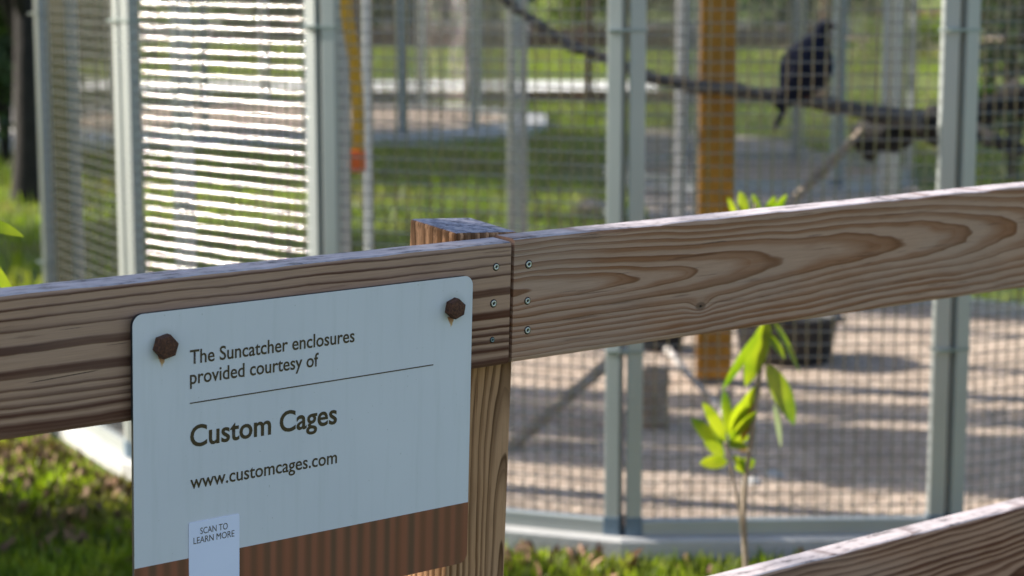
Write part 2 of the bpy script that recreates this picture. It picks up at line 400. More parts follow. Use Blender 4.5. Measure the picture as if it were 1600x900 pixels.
Bi = kerb_ring(AP, AC, .05, .05, .045, M_CONC)
sheet("aviary_sand", [(p.x, p.y) for p in Bi], .036, M_SAND)
# pale slab reaching out on the lit left side
def slab(name, pts, z, mat):
    n = len(pts); V = [(p[0], p[1], -.03) for p in pts] + [(p[0], p[1], z) for p in pts]
    Q = [tuple(range(n, 2 * n))] + [(i, (i + 1) % n, n + (i + 1) % n, n + i) for i in range(n)]
    bm = bmesh.new(); vs = [bm.verts.new(v) for v in V]; [bm.faces.new([vs[k] for k in q]) for q in Q]
    o = bobj(name, bm, mat); tag(o, kind='structure')
p_ = [at(60, 664, 6.55), at(118, 696, 6.14), at(205, 716, 5.92), at(238, 690, 6.1), at(160, 600, 6.9), at(105, 600, 6.9)]
slab("concrete_pad", [(p.x, p.y) for p in p_], .03, M_PALE)

# neighbours far behind
a2, P2, C2 = build_aviary((-1.55, 15.95), [0 + 22.5 * k for k in range(16)], PW, 'far grey aviary standing behind the yellow strap, left of the wooden paddock fence', 'distant aviaries', False)
Bj = kerb_ring(P2, C2, .06, .05, .30, M_CONC); sheet("aviary_sand", [(p.x, p.y) for p in Bj], .05, M_SAND)
a3, P3, C3 = build_aviary((1.95, 12.6), [45 * k for k in range(8)], PW, 'small distant aviary on gravel, behind the amber post and the bird', 'distant aviaries', False)
Bk = kerb_ring(P3, C3, .035, .05, .03, M_CONC); sheet("aviary_sand", [(p.x, p.y) for p in Bk], .03, M_SAND)

# loose chips on the sand and lawn litter
def chips(name, n, inside, zbase, mat, smin, smax):
    pts = []
    while len(pts) < n:
        q = inside();
        if q is not None: pts.append(q)
    P = np.array(pts); s = rng.uniform(smin, smax, (n, 3)) * [1, 1, .5]; an = rng.uniform(0, 2 * pi, n)
    tet = np.array([[1, 0, 0], [-.6, .8, 0], [-.6, -.8, 0], [0, 0, 1.]])
    V = tet[None] * s[:, None]; c, s_ = np.cos(an)[:, None], np.sin(an)[:, None]
    X = V[..., 0] * c - V[..., 1] * s_ + P[:, :1]; Y = V[..., 0] * s_ + V[..., 1] * c + P[:, 1:2]; Z = V[..., 2] + zbase
    VV = np.stack([X, Y, Z], 2).reshape(-1, 3); T = np.array([[0, 1, 3], [1, 2, 3], [2, 0, 3]])
    Fq = (T[None] + np.arange(n)[:, None, None] * 4).reshape(-1, 3)
    o = np_mesh(name, VV, Fq, mat, sides=3); tag(o, 'tan stone chips strewn over the aviary floor', 'gravel', kind='stuff')
def in_sand():
    x, y = rng.uniform(-1.4, 3.0), rng.uniform(4.9, 9.1)
    return (x, y) if all(((AP[i + 1].x - AP[i].x) * (y - AP[i].y) - (AP[i + 1].y - AP[i].y) * (x - AP[i].x)) < -.06 for i in range(16)) else None
M_CHIP = simple("stone_chips", (.46, .37, .29), .9, 0, .65, 14)
chips("gravel", 14000, in_sand, .034, M_CHIP, .006, .02)

# ------------------------------------------------------------------ grass blades
def blades(name, n, dist, h0, h1, w, mat, label, cat='grass', lean=.6):
    P = np.array([dist() for _ in range(n)]); h = rng.uniform(h0, h1, n); an = rng.uniform(0, 2 * pi, n); ld = rng.uniform(0, 2 * pi, n); la = rng.uniform(0, lean, n)
    dx, dy = np.cos(an) * w / 2, np.sin(an) * w / 2; lx, ly = np.cos(ld) * la * h, np.sin(ld) * la * h
    z0 = np.full(n, .0)
    V = np.stack([np.stack([P[:, 0] - dx, P[:, 1] - dy, z0], 1), np.stack([P[:, 0] + dx, P[:, 1] + dy, z0], 1),
                  np.stack([P[:, 0] + dx * .8 + lx * .4, P[:, 1] + dy * .8 + ly * .4, h * .6], 1), np.stack([P[:, 0] - dx * .8 + lx * .4, P[:, 1] - dy * .8 + ly * .4, h * .6], 1),
                  np.stack([P[:, 0] + lx, P[:, 1] + ly, h], 1)], 1).reshape(-1, 3)
    b = np.arange(n)[:, None] * 5
    T = np.concatenate([b + [0, 1, 2], b + [0, 2, 3], b + [3, 2, 4]])
    o = np_mesh(name, V, T, mat, sides=3); tag(o, label, cat, kind='stuff')
def grass_mat(name, c):
    a = Mat(name); x, y, z = a.xyz(); v = a.vec(x, y, 0.0)
    n = a.noise(v, 9, 4, .7); n2 = a.noise(v, 1.5, 3)
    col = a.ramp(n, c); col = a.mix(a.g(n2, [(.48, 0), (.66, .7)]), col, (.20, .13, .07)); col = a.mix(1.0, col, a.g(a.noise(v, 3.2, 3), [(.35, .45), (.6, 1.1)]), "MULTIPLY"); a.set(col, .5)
    tr = a.n('ShaderNodeBsdfTranslucent'); a.L(a.mix(1.0, col, (1.5, 1.7, .6), 'MULTIPLY'), tr.inputs[0])
    mx = a.n('ShaderNodeMixShader'); mx.inputs[0].default_value = .4
    a.t.links.new(a.b.outputs[0], mx.inputs[1]); a.t.links.new(tr.outputs[0], mx.inputs[2]); a.t.links.new(mx.outputs[0], a.out.inputs[0]); return a.m
M_GR = grass_mat("grass_blades", [(.3, (.06, .10, .010)), (.5, (.19, .26, .015)), (.7, (.35, .37, .035))])
def outside(x, y, m=.07):
    return not all(((AP[i + 1].x - AP[i].x) * (y - AP[i].y) - (AP[i + 1].y - AP[i].y) * (x - AP[i].x)) < m for i in range(16))
padp = [(p.x, p.y) for p in p_]
def in_poly(x, y, P):
    c = False; j = len(P) - 1
    for i in range(len(P)):
        if (P[i][1] > y) != (P[j][1] > y) and x < (P[j][0] - P[i][0]) * (y - P[i][1]) / (P[j][1] - P[i][1]) + P[i][0]: c = not c
        j = i
    return c
def near():
    while True:
        y = rng.uniform(3.6, 7.6); x = rng.uniform(-.30 * y - .2, .26 * y)
        if outside(x, y) and not in_poly(x, y, padp): return x, y
def farg():
    while True:
        y = 7.6 + (33 - 7.6) * rng.random() ** .7; x = rng.uniform(-.27 * y, .27 * y)
        if not outside(x, y): continue
        if (Vector((x, y)) - C2).length < 2.35 or (Vector((x, y)) - C3).length < 1.3: continue
        if x < -2.4 and 15.3 < y < 21: continue
        if 22.2 < y < 25.2: continue
        if in_poly(x, y, [(.75, 10.1), (1.9, 9.9), (2.3, 11.2), (2.5, 13.0), (2.1, 16.5), (1.1, 17.5), (.72, 13)]): continue
        return x, y
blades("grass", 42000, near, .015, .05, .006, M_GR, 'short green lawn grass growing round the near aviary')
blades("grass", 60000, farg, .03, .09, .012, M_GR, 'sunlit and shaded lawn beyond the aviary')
M_LIT = simple("dry_leaf", (.20, .11, .06), .8, 0, .5, 3)
def litter():
    while True:
        c = random.choice([(-1.42, 6.1, .18), (-1.3, 5.75, .14), (-1.0, 5.55, .15), (-1.1, 5.2, .35), (.1, 4.85, .1), (.2, 4.7, .5), (-1.5, 5.6, .3)])
        x, y = rng.normal(c[0], c[2]), rng.normal(c[1], c[2])
        if outside(x, y) and not in_poly(x, y, padp): return x, y
blades("leaf_litter", 900, litter, .015, .05, .03, M_LIT, 'brown dry leaves lying in the lawn', 'leaf litter', 1.4)

# ------------------------------------------------------------------ trees and shrubs
def leaf_cloud(name, centre, rad, n, size, mat, parent, clumps=26, flat=1.0, fill=.42):
    cs = rng.normal(0, 1, (clumps, 3)); cs /= np.linalg.norm(cs, axis=1)[:, None]; cs *= (rng.random(clumps) ** .5)[:, None]
    k = rng.integers(0, clumps, n); P = cs[k] * (1 - fill * .5) + rng.normal(0, fill * .55, (n, 3)); P = P * np.array(rad)[None] + np.array(centre)
    a = rng.normal(0, 1, (n, 3)); a /= np.linalg.norm(a, axis=1)[:, None]; b = np.cross(a, rng.normal(0, 1, (n, 3))); b /= np.linalg.norm(b, axis=1)[:, None]
    s = rng.uniform(.6, 1.3, n)[:, None] * size
    V = np.stack([P - a * s, P - b * s * .38, P + a * s, P + b * s * .38], 1).reshape(-1, 3)
    Q = np.arange(n * 4).reshape(-1, 4)
    return np_mesh(name, V, Q, mat, parent)
def tree(loc, h, r, crown_c, crown_r, n, size, label, mat=M_LEAF, group=None, name='broadleaf_tree', flare=1.6, limbs=5):
    root = empty(name, loc, label, 'tree', group)
    cc = Vector(crown_c)
    P = smooth_path([(0, 0, -.1), (0, 0, .12), (.02, .01, h * .3), (cc.x * .35 - .04, cc.y * .35, h * .6), (cc.x * .8, cc.y * .8, h)], 5)
    rad = [r * (flare if i < 2 else (1.15 if i < 6 else 1)) * (1 - .55 * i / len(P)) for i in range(len(P))]
    V, Q = tube_arrays(P, rad, 12, .07)
    for k in range(limbs):
        t = random.uniform(.45, .9); b = Vector(P[int(t * (len(P) - 1))]); an = 2 * pi * k / limbs + random.random()
        e = cc + Vector((cos(an) * crown_r[0] * .7, sin(an) * crown_r[1] * .7, random.uniform(-.3, .5) * crown_r[2]))
        v, q = tube_arrays([b, b.lerp(e, .5) + Vector((0, 0, .15)), e], [r * .45, r * .3, r * .08], 7, .05)
        o = len(V); V += v; Q += [tuple(i + o for i in f) for f in q]
    me('trunk', V, Q, M_TRUNK, root, True)
    leaf_cloud('crown', crown_c, crown_r, n, size, mat, root); return root
sh = Vector((-cos(R(SUN_AZ)), -sin(R(SUN_AZ))))      # way the shadows fall
def upsun(P, L): return (P[0] - sh.x * L, P[1] - sh.y * L)
q = upsun((.2, .95), 9.0)
tree((q[0], q[1], 0), 6.0, .18, (0, 0, 6.35), (2.1, 2.05, 1.7), 9000, .17, 'tall dense shade tree left of the wooden fence, outside the picture')
tree((-2.80, 12.2, 0), 3.4, .105, (.1, .4, 3.9), (2.1, 2.0, 1.5), 5000, .13, 'dark slim tree trunk on the lawn left of the aviary', flare=1.9)
q = upsun((-.5, 15.3), 11.5)
tree((q[0], q[1], 0), 6.8, .2, (0, 0, 7.3), (3.0, 2.2, 1.6), 12000, .22, 'broad tree at the far left that shades the middle of the lawn', group='shade trees left of the picture')
q = upsun((-2.4, 10.1), 9.0)
tree((q[0], q[1], 0), 5.0, .12, (0, 0, 5.8), (1.9, .85, 1.1), 6000, .16, 'slender tree at the left whose shadow falls on the aviary floor', group='shade trees left of the picture')
for (gx, gy, L, r_, h_, lb) in ((1.0, 5.92, 7.5, .30, 6.3, 'stout bare trunk left of the aviary under a small high crown'), (1.0, 5.50, 6.6, .15, 5.6, 'thin whippy trunk left of the aviary'),
                        (.2, 6.50, 8.4, .12, 6.6, 'middling trunk left of the aviary'), (1.5, 8.35, 9.5, .36, 7.2, 'thickest trunk at the left, level with the back of the aviary')):
    q = upsun((gx, gy), L); tree((q[0], q[1], 0), h_, r_, (0, 0, h_ + 1.3), (1.0, .6, .7), 900, .15, lb, flare=1.2, limbs=3, group='shade trees left of the picture')
def shrub(px, py, Y, w, h, n, size, label, mat, group='shrubs at the back of the grounds', name='shrub'):
    p = at(px, py, Y); root = empty(name, (p.x, p.y, 0), label, 'shrub', group)
    for k in range(4):
        an = k * 1.6; tube('stem', [(0, 0, 0), (cos(an) * w * .2, sin(an) * w * .2, h * .35), (cos(an) * w * .4, sin(an) * w * .4, h * .7)], [.03, .022, .01], M_TRUNK, root, 6)
    leaf_cloud('foliage', (0, 0, h * .52), (w, w, h * .5), n, size, mat, root, 18); return root
shrub(-470, 600, 4.95, .62, 1.3, 4500, .06, "unseen low bush added left of the picture to shade the near lawn", M_LEAF, None)  # bush outside the view, added to cast shade on the near left lawn
shrub(905, 30, 33, .62, 1.7, 1500, .09, 'yellow green bush above the top board of the paddock fence', M_LEAFY)
shrub(1000, 10, 42, 2.4, 2.4, 3000, .18, 'broad dark bush far behind the paired middle posts', M_LEAF)
shrub(1260, 30, 36, 1.6, 1.9, 2200, .13, 'round dark bush far behind the bird', M_LEAF)
shrub(10, 60, 22, 1.2, 2.2, 2200, .12, 'dark bush in the far left corner behind the tree trunk', M_LEAF)
shrub(2, 60, 14.5, .36, 2.4, 2600, .08, 'dark bush right at the left edge of the picture', M_LEAF)
shrub(120, 40, 30, 1.6, 2.0, 1800, .14, 'dark bush seen through the leftmost mesh panel', M_LEAF)
shrub(420, 30, 40, 3.2, 2.8, 3500, .2, 'wide dark bush behind the bright mesh panel', M_LEAF)
shrub(650, 20, 36, 2.0, 2.6, 3500, .2, 'tall dark bush behind the far grey aviary', M_LEAF)
shrub(1590, 40, 13, .35, 2.5, 600, .09, 'dark shrub at the upper right edge', M_LEAF)
shrub(1420, 90, 30, 1.0, .6, 900, .08, 'low green bush far behind the right aviary posts', M_LEAFY)
sheet("dirt_bank", [(3.5, 30), (14, 29), (16, 37), (4.5, 39)], .008, simple("dry_soil", (.30, .21, .14), .95, 0, .3, 1))
# low brick coloured garden edging, upper right
eg = boxo("garden_wall", (6.9, 9.6, 41, 41.25, 0, .42), simple("terracotta_render", (.50, .24, .12), .85, 0, .15), bev=.02); tag(eg, 'low terracotta garden wall in the far upper right', 'wall')

# far paddock fence of brown boards
pf = empty("paddock_fence", (1.0, 20.3, 0), 'far brown board fence beyond the lawn, before the pale footpath', 'fence')
for k, (px, w_, zt) in enumerate(((735, .12, 1.75), (920, .07, 1.15), (1290, .10, 1.3), (560, .10, 1.3))):
    p = at(px, 165, 20.3); boxo('post', (p.x - w_ / 2 - 1.0, p.x + w_ / 2 - 1.0, 0, .1, 0, zt), M_DIRT, pf, .006)
for z0, z1 in ((.03, .14), (.56, .74)): boxo('rail', (-3.0, 2.2, .102, .14, z0, z1), M_DIRT, pf, .004)

# ------------------------------------------------------------------ inside the aviary
YB = 6.6
def px(P, Y): return [at(x, y, Y) for x, y in P]
sup = empty("support_post", (at(1115, 600, 6.75).x, 6.75, .03), 'amber stained square timber post in the middle of the aviary', 'post')
boxo('shaft', (-.056, .056, -.056, .056, 0, 2.2), M_AMBER, sup, .005); sup.rotation_euler = (0, 0, R(-8))
boxo('base_block', (-.062, .062, -.062, .062, 0, .03), M_BARK, sup, .004)
P = smooth_path(px([(740, -60), (790, 0), (830, 30), (890, 70), (950, 92), (1012, 120), (1080, 133), (1150, 140), (1215, 152), (1300, 165), (1380, 180), (1440, 188)], YB), 5)
rad = [.013 + .008 * min(1, i / 30) + .003 * sin(i * 1.3) + (.014 * max(0, (i - 42) / 13)) for i in range(len(P))]
br = tube("perch_branch", P, rad, M_BARK, None, 9, .14); tag(br, 'long thin grey branch the dark bird is perched on', 'branch')
P = smooth_path([at(1346, 222, 6.75), at(1368, 214, 6.72), at(1410, 205, 6.7), at(1450, 196, 6.66), at(1500, 190, 6.7), at(1550, 168, 6.72), at(1600, 150, 6.75), at(1700, 140, 6.8)], 5)
rad = [(.047 + .014 * sin(i * .9) + (.012 if 2 < i < 9 else 0)) for i in range(len(P))]
lg = tube("perch_log", P, rad, M_BARKD, None, 12, .22); tag(lg, 'thick dark gnarled log behind the pair of right hand posts', 'log')
P = smooth_path([at(1490, 192, 6.72), at(1545, 215, 6.6), at(1590, 232, 6.5), at(1640, 236, 6.45)], 4)
s_ = tube("side_limb", P, [.03 - .0012 * i for i in range(len(P))], M_BARKD, lg, 9, .2)
leaf_cloud('foliage', at(1580, 150, 6.75), (.13, .08, .05), 260, .03, M_LEAF, lg, 8)
P = smooth_path([at(770, 724, 5.75), at(860, 643, 5.9), at(945, 572, 6.1), at(1100, 440, 6.4), at(1240, 312, 6.6), at(1352, 200, 6.72)], 5)
pl = tube("leaning_pole", P, [.020 - .0002 * i + .0015 * sin(i * 2.1) for i in range(len(P))], M_POLE, None, 9, .07); tag(pl, 'long bare pole leaning diagonally from the sand up to the gnarled log', 'pole')
for x_, Y_, w_, lb in ((574, 8.75, .034, 'added pale pole for the sunlit far cage post right of the yellow strap'), (1062, 8.7, .036, 'added pale pole for the sunlit far cage post left of the amber post')):
    po = empty("lit_post_stand_in", (at(x_, 300, Y_).x, Y_, .034), lb, 'pole')  # pale stand-ins added for the far cage posts, their sunlit look put into the colour
    boxo('shaft', (-w_ / 2, w_ / 2, -w_ / 2, w_ / 2, 0, 2.0), simple("pale_lit_post", (.70, .70, .71), .5, 0, .06), po, .004)
    boxo('foot_plate', (-.05, .05, -.05, .05, 0, .008), M_CLAMP, po, .002); po.rotation_euler = (0, 0, R(35))
def tub(x, Y, r, h, label):
    p = at(x, 500, Y)
    root = empty("feed_tub", (p.x, Y, .034), label, 'tub', 'black rubber tubs')
    lathe('bowl', [(r * .80, 0), (r * .84, .01), (r * .97, h - .02), (r, h - .015), (r * 1.03, h), (r * .95, h), (r * .9, h - .03), (r * .78, .02), (.01, .018)], M_TUB, root)
    for s in (-1, 1): boxo('handle', (s * r * 1.0 - .012, s * r * 1.0 + .018, -.035, .035, h - .03, h - .018), M_TUB, root, .003)
    return root
tub(1228, 7.15, .184, .165, 'large black rubber tub on the sand, right of the amber post')
tub(1035, 7.35, .085, .10, 'small black tub on the sand, left of the amber post')
st = tube("stump", smooth_path([at(1020, 664, 6.1), at(1021, 620, 6.1), at(1026, 572, 6.12)], 4), [.05, .046, .043, .041, .042, .042, .043, .04, .038], M_POLE, None, 11, .08); tag(st, 'short brown stump just right of the paired middle posts', 'stump')
P = smooth_path([at(1042, 545, 6.7), at(1080, 590, 6.5), at(1125, 640, 6.3), at(1168, 700, 5.9), at(1205, 752, 5.6), at(1218, 776, 5.5)], 4)
tw = tube("fallen_twig", P, [.011 + .003 * sin(i) for i in range(len(P))], M_TWIG, None, 7, .25); tag(tw, 'bleached twisted twig lying across the aviary sand', 'twig')
tube('side_twig', [P[7], P[7] + Vector((-.09, .02, .09)), P[7] + Vector((-.16, .05, .11))], [.008, .006, .003], M_TWIG, tw, 6)
def rock(x, y, Y, r, label, mat=M_PALE):
    p = at(x, y, Y); bm = bmesh.new(); bmesh.ops.create_icosphere(bm, subdivisions=2, radius=r)
    for v in bm.verts: v.co *= random.uniform(.82, 1.15); v.co.z *= .6
    o = bobj("rock", bm, mat, None, True); o.location = (p.x, p.y, max(p.z, .03) ); tag(o, label, 'rock')
rock(1175, 765, 5.42, .032, 'pale stone at the lower end of the bleached twig')
rock(1208, 745, 5.5, .028, 'grey stone beside the twig end', M_CONC)
rock(925, 338, 11.6, .10, 'pale sunlit boulder on the lawn beyond the aviary', M_SAND)
rock(960, 345, 11.4, .07, 'small sunlit boulder hidden behind the middle posts')

# yellow strap with an orange tip
ys = empty("hanging_strap", at(545, 0, 5.75), 'curved yellow strap with orange tip hanging inside the mesh', 'strap')
Pp = smooth_path(px([(540, -25), (541, 15), (548, 60), (555, 105), (559, 160), (560, 238)], 5.75), 5); b0 = ys.location
V = []; Q = []
for i, p in enumerate(Pp):
    w_ = .0165; l = p - np.array(b0)
    for dx, dy in ((-w_, -.003), (w_, -.003), (w_, .003), (-w_, .003)): V.append((l[0] + dx, l[1] + dy, l[2]))
for i in range(len(Pp) - 1):
    for k in range(4): Q.append((4 * i + k, 4 * i + (k + 1) % 4, 4 * i + 4 + (k + 1) % 4, 4 * i + 4 + k))
me('strap', V, Q, M_YEL, ys)
e = at(559, 252, 5.75) - b0; bx_ = boxo('orange_tip', (e.x - .021, e.x + .021, e.y - .012, e.y + .012, e.z - .03, e.z + .03), M_ORG, ys, .007)

# ------------------------------------------------------------------ bird
def loft(P, W, H, seg=14):
    V = []; Q = []
    for i, p in enumerate(P):
        t = (Vector(P[min(i + 1, len(P) - 1)]) - Vector(P[max(i - 1, 0)])).normalized()
        a = Vector((0, 1, 0)); a = (a - t * a.dot(t)).normalized(); b = t.cross(a)
        for k in range(seg):
            an = 2 * pi * k / seg; V.append(Vector(p) + a * cos(an) * W[i] + b * sin(an) * H[i])
    for i in range(len(P) - 1):
        for k in range(seg): Q.append((i * seg + k, i * seg + (k + 1) % seg, (i + 1) * seg + (k + 1) % seg, (i + 1) * seg + k))
    Q.append(tuple(range(seg))[::-1]); Q.append(tuple(range((len(P) - 1) * seg, len(P) * seg))); return V, Q
M_BIRD = simple("slate_feathers", (.008, .010, .022), .9, 0, .35, 40)
M_BIRDH = simple("blue_grey_neck_feathers", (.045, .052, .085), .7, 0, .3, 40)
M_BIRDW = simple("dark_wing_feathers", (.008, .009, .018), .7, 0, .4, 50)
for m_ in (M_BIRD, M_BIRDH, M_BIRDW): m_.node_tree.nodes["Principled BSDF"].inputs["Specular IOR Level"].default_value = .12
M_BEAK = simple("dark_beak", (.03, .028, .03), .4); M_EYE = simple("eye", (.3, .08, .02), .2); M_LEG = simple("bird_leg", (.16, .06, .05), .6)
YBd = YB - .01; feet = at(1258, 150, YBd)
bird = empty("bird", feet, 'dark slate blue bird perched on the thin branch, facing right', 'bird')
def bp(x, y, dy=0):
    p = at(x, y, YBd) - feet; return Vector((p.x, p.y + dy, p.z))
def bl(name, pts, Ws, Hs, mat, dy=0, sub=4):
    A = smooth_path([tuple(bp(x, y, dy)) + (w, h) for (x, y), w, h in zip(pts, Ws, Hs)], sub)
    V, Q = loft([tuple(q[:3]) for q in A], [max(.001, q[3]) for q in A], [max(.001, q[4]) for q in A]); return me(name, V, Q, mat, bird, True)
bl('body', [(1228, 158), (1236, 145), (1250, 122), (1264, 98), (1274, 74), (1281, 57), (1287, 45), (1294, 40), (1301, 42)],
   [.008, .034, .062, .070, .048, .029, .026, .022, .008], [.008, .042, .076, .082, .056, .031, .025, .022, .008], M_BIRD)
bl('neck_feathers', [(1268, 88), (1274, 73), (1281, 57), (1287, 46)], [.05, .0455, .0285, .0255], [.056, .050, .030, .0255], M_BIRDH)
bl('beak', [(1299, 41), (1305, 42), (1312, 46)], [.006, .005, .001], [.006, .0045, .001], M_BEAK)
for s in (-1, 1):
    bl('wing', [(1284, 86), (1268, 104), (1250, 125), (1232, 146), (1216, 172)], [.010, .016, .016, .010, .003], [.018, .048, .050, .030, .006], M_BIRDW, s * .05)
    lathe('eye', [(.001, -.003), (.003, 0), (.001, .003)], M_EYE, bird, 8, bp(1295, 38, s * .019))
    lx = bp(1262 + s * 3, 138, s * .018); ft = bp(1262 + s * 3, 153, s * .014)
    tube('leg', [lx, ft], [.005, .0035], M_LEG, bird, 6)
    for k in (-1, 0, 1): tube('toe', [ft, ft + Vector((.012, k * .007, .003)), ft + Vector((.022, k * .011, -.008))], [.0035, .003, .0015], M_LEG, bird, 5)
bl('tail', [(1238, 146), (1228, 165), (1218, 185), (1208, 204)], [.022, .020, .016, .008], [.016, .012, .010, .006], M_BIRDW)

# ------------------------------------------------------------------ leafy plants
def leaf_mesh(base, tip, width, mat, parent, droop=.12, fold=.25, side=None):
    b, t = Vector(base), Vector(tip); ax = t - b; L = ax.length; d = ax.normalized()
    v = Vector((.50, -.82, .12)).normalized(); sd_ = d.cross(v).normalized(); nn = sd_.cross(d).normalized()
    if side: sd_ = (sd_ + nn * side).normalized(); nn = sd_.cross(d).normalized()
    V = []; Q = []; n = 8
    for i in range(n + 1):
        s = i / n; w_ = width * .5 * (sin(pi * min(1, s * .93 + .05)) ** .75) if 0 < i < n else width * .04
        c = b + ax * s + Vector((0, 0, -droop * L * (s * s - s * .9))) * 1
        V += [c - sd_ * w_ + nn * w_ * fold, c, c + sd_ * w_ + nn * w_ * fold]
    for i in range(n):
        o = i * 3; Q += [(o, o + 1, o + 4, o + 3), (o + 1, o + 2, o + 5, o + 4)]
    return me('leaf', V, Q, mat, parent, True)
YP = 4.2
pb = at(1168, 1040, YP); plant = empty("young_plant", (pb.x, YP, 0), 'young plant with bright backlit leaves growing between fence and aviary', 'plant')
def pp(x, y, dy=0): p = at(x, y, YP + dy); return p - Vector(plant.location)
tube('stem', smooth_path([pp(1168, 1042), pp(1166, 900), pp(1162, 800), pp(1170, 710), pp(1184, 610), pp(1190, 540), pp(1187, 430), pp(1180, 345), pp(1180, 318)], 5), [.0068 - .0001 * i for i in range(41)], M_POLE, plant, 8)
tube('stem', smooth_path([pp(1164, 860), pp(1152, 780, -.02), pp(1140, 720, -.03), pp(1133, 690, -.03)], 4), [.0032] * 13, M_POLE, plant, 6)
LV = [((1200, 500), (1165, 602), 26, 0), ((1192, 512), (1128, 608), 15, 0), ((1207, 500), (1250, 582), 10, 0), ((1198, 570), (1241, 662), 26, 0), ((1209, 632), (1220, 698), 10, 2),
      ((1134, 690), (1098, 628), 15, 0), ((1138, 680), (1131, 608), 14, 0), ((1140, 684), (1187, 598), 24, 0), ((1140, 688), (1182, 642), 13, 0), ((1128, 708), (1080, 652), 18, 0),
      ((1137, 722), (1093, 723), 17, 0), ((1148, 732), (1180, 720), 18, 0), ((1138, 692), (1172, 682), 11, 0), ((1138, 696), (1170, 698), 9, 0), ((1158, 690), (1183, 622), 13, 1), ((1150, 700), (1172, 702), 8, 1),
      ((1165, 345), (1156, 298), 15, 0), ((1150, 345), (1137, 308), 11, 0), ((1186, 348), (1176, 302), 12, 0), ((1192, 345), (1211, 306), 12, 0), ((1198, 348), (1229, 303), 12, 0), ((1136, 700), (1108, 662), 16, 0), ((1142, 676), (1160, 626), 18, 0), ((1132, 712), (1100, 690), 15, 0), ((1144, 712), (1168, 742), 14, 0), ((1196, 520), (1226, 560), 12, 0), ((1184, 380), (1150, 420), 14, 0), ((1186, 400), (1222, 450), 16, 0)]
for i, (a_, b_, w_, k) in enumerate(LV):
    dy = random.uniform(-.03, .03); leaf_mesh(pp(*a_, dy * .3), pp(*b_, dy), w_ / 580, (M_LEAFB, M_LEAFO, M_LEAFW)[k], plant, side=random.uniform(-.25, .25))
YQ = 2.85
p2 = at(-75, 900, YQ); pl2 = empty("leafy_plant", (p2.x, YQ, 0), 'green plant at the left edge with one curved leaf tip above the rail', 'plant')
def pq(x, y, dy=0): return at(x, y, YQ + dy) - Vector(pl2.location)
tube('stem', smooth_path([(0, 0, 0), pq(-78, 900), pq(-70, 500), pq(-60, 340)], 4), [.006] * 13, M_LEAFB, pl2, 6)
for a_, b_, w_ in (((-62, 352), (37, 366), 22), ((-66, 380), (24, 462), 26), ((-64, 345), (-140, 300), 24), ((-70, 420), (-150, 440), 24), ((-62, 345), (-50, 250), 20)):
    leaf_mesh(pq(*a_), pq(*b_), w_ / 1160, M_LEAFB, pl2, .35)

# ------------------------------------------------------------------ near fence
TAU = 2.3; FD = 51.2
dd = Vector((sin(R(FD)), cos(R(FD)), 0)); nn_ = Vector((dd.y, -dd.x, 0)); kk = Vector((0, 0, 1))
k2 = kk * cos(R(TAU)) + nn_ * sin(R(TAU)); n2 = nn_ * cos(R(TAU)) - kk * sin(R(TAU))
FO = Vector((0, 2.36, 1.016))
FM = Matrix(((dd.x, -n2.x, k2.x, FO.x), (dd.y, -n2.y, k2.y, FO.y), (dd.z, -n2.z, k2.z, FO.z), (0, 0, 0, 1)))
fence = empty("wooden_fence", FO, 'near weathered board fence carrying the white sign', 'fence'); fence.matrix_world = FM
def board(name, u0, u1, w0, w1, mat, th=.038, w1b=None, w0b=None, seed=0, y0=0.0):
    """a rail with eased edges, slightly uneven along its length (local: x along, y back, z up)"""
    rg = np.random.default_rng(seed); n = max(4, int((u1 - u0) / .02)); prof = []
    e = .0045; pts = [(0, e), (.0012, .0012), (e, 0), (th - e, 0), (th - .0012, .0012), (th, e), (th, -e), (th - .0012, -.0012), (th - e, 0), (e, 0), (.0012, -.0012), (0, -e)]
    V = []; Q = []; m = len(pts); wob = np.convolve(rg.normal(0, 1, n + 30), np.ones(12) / 12, 'same')[15:15 + n + 1] * .0012
    ch = np.convolve(rg.normal(0, 1, n + 30), np.ones(3) / 3, 'same')[15:15 + n + 1] * .0012
    for i in range(n + 1):
        s = i / n; u = u0 + (u1 - u0) * s; lo = w0 + ((w0b if w0b is not None else w0) - w0) * s; hi = w1 + ((w1b if w1b is not None else w1) - w1) * s
        for k, (y, z) in enumerate(pts):
            zz = lo + z + wob[i] * .5 if k < 6 else hi + z + wob[i] + (min(0, ch[i]) if k in (9, 10) else 0)
            V.append((u, y0 + y, zz))
    for i in range(n):
        for k in range(m): Q.append((i * m + k, (i + 1) * m + k, (i + 1) * m + (k + 1) % m, i * m + (k + 1) % m))
    Q.append(tuple(range(m))); Q.append(tuple(range(n * m, n * m + m))[::-1])
    bm = bmesh.new(); vs = [bm.verts.new(v) for v in V]
    for q in Q: bm.faces.new([vs[k] for k in q])
    return bobj(name, bm, mat, fence)
board('rail', -2.43, -.0030, -.0722, .0698, M_L, seed=1)
board('rail', .0018, 2.44, -.0712, .0717, M_R, w0b=-.083, w1b=.067, seed=2)
board('rail', .0018, 2.44, -.5450, -.4030, M_LOW, w1b=-.400, w0b=-.542, seed=3)
board('rail', -2.43, -.0022, -.5450, -.4030, M_L, seed=4)
board('rail', -2.43, -.0022, -.9550, -.8130, M_L, seed=5); board('rail', .0018, 2.44, -.9550, -.8130, M_R, seed=6)
def post4(u, seed):
    bm = bmesh.new(); w = .0885; box(bm, -.0525, -.0525 + w, .0395, .0395 + w, -1.12, .0765, .0035)
    for v in bm.verts:
        if v.co.z > .05: v.co.z += (-.0015 if v.co.y < .08 else .0025) + (.002 if v.co.x < 0 else -.002)
    o = bobj('post', bm, M_POST, fence); o.location = (u, 0, 0); o.rotation_euler = (0, R(.8), 0); return o
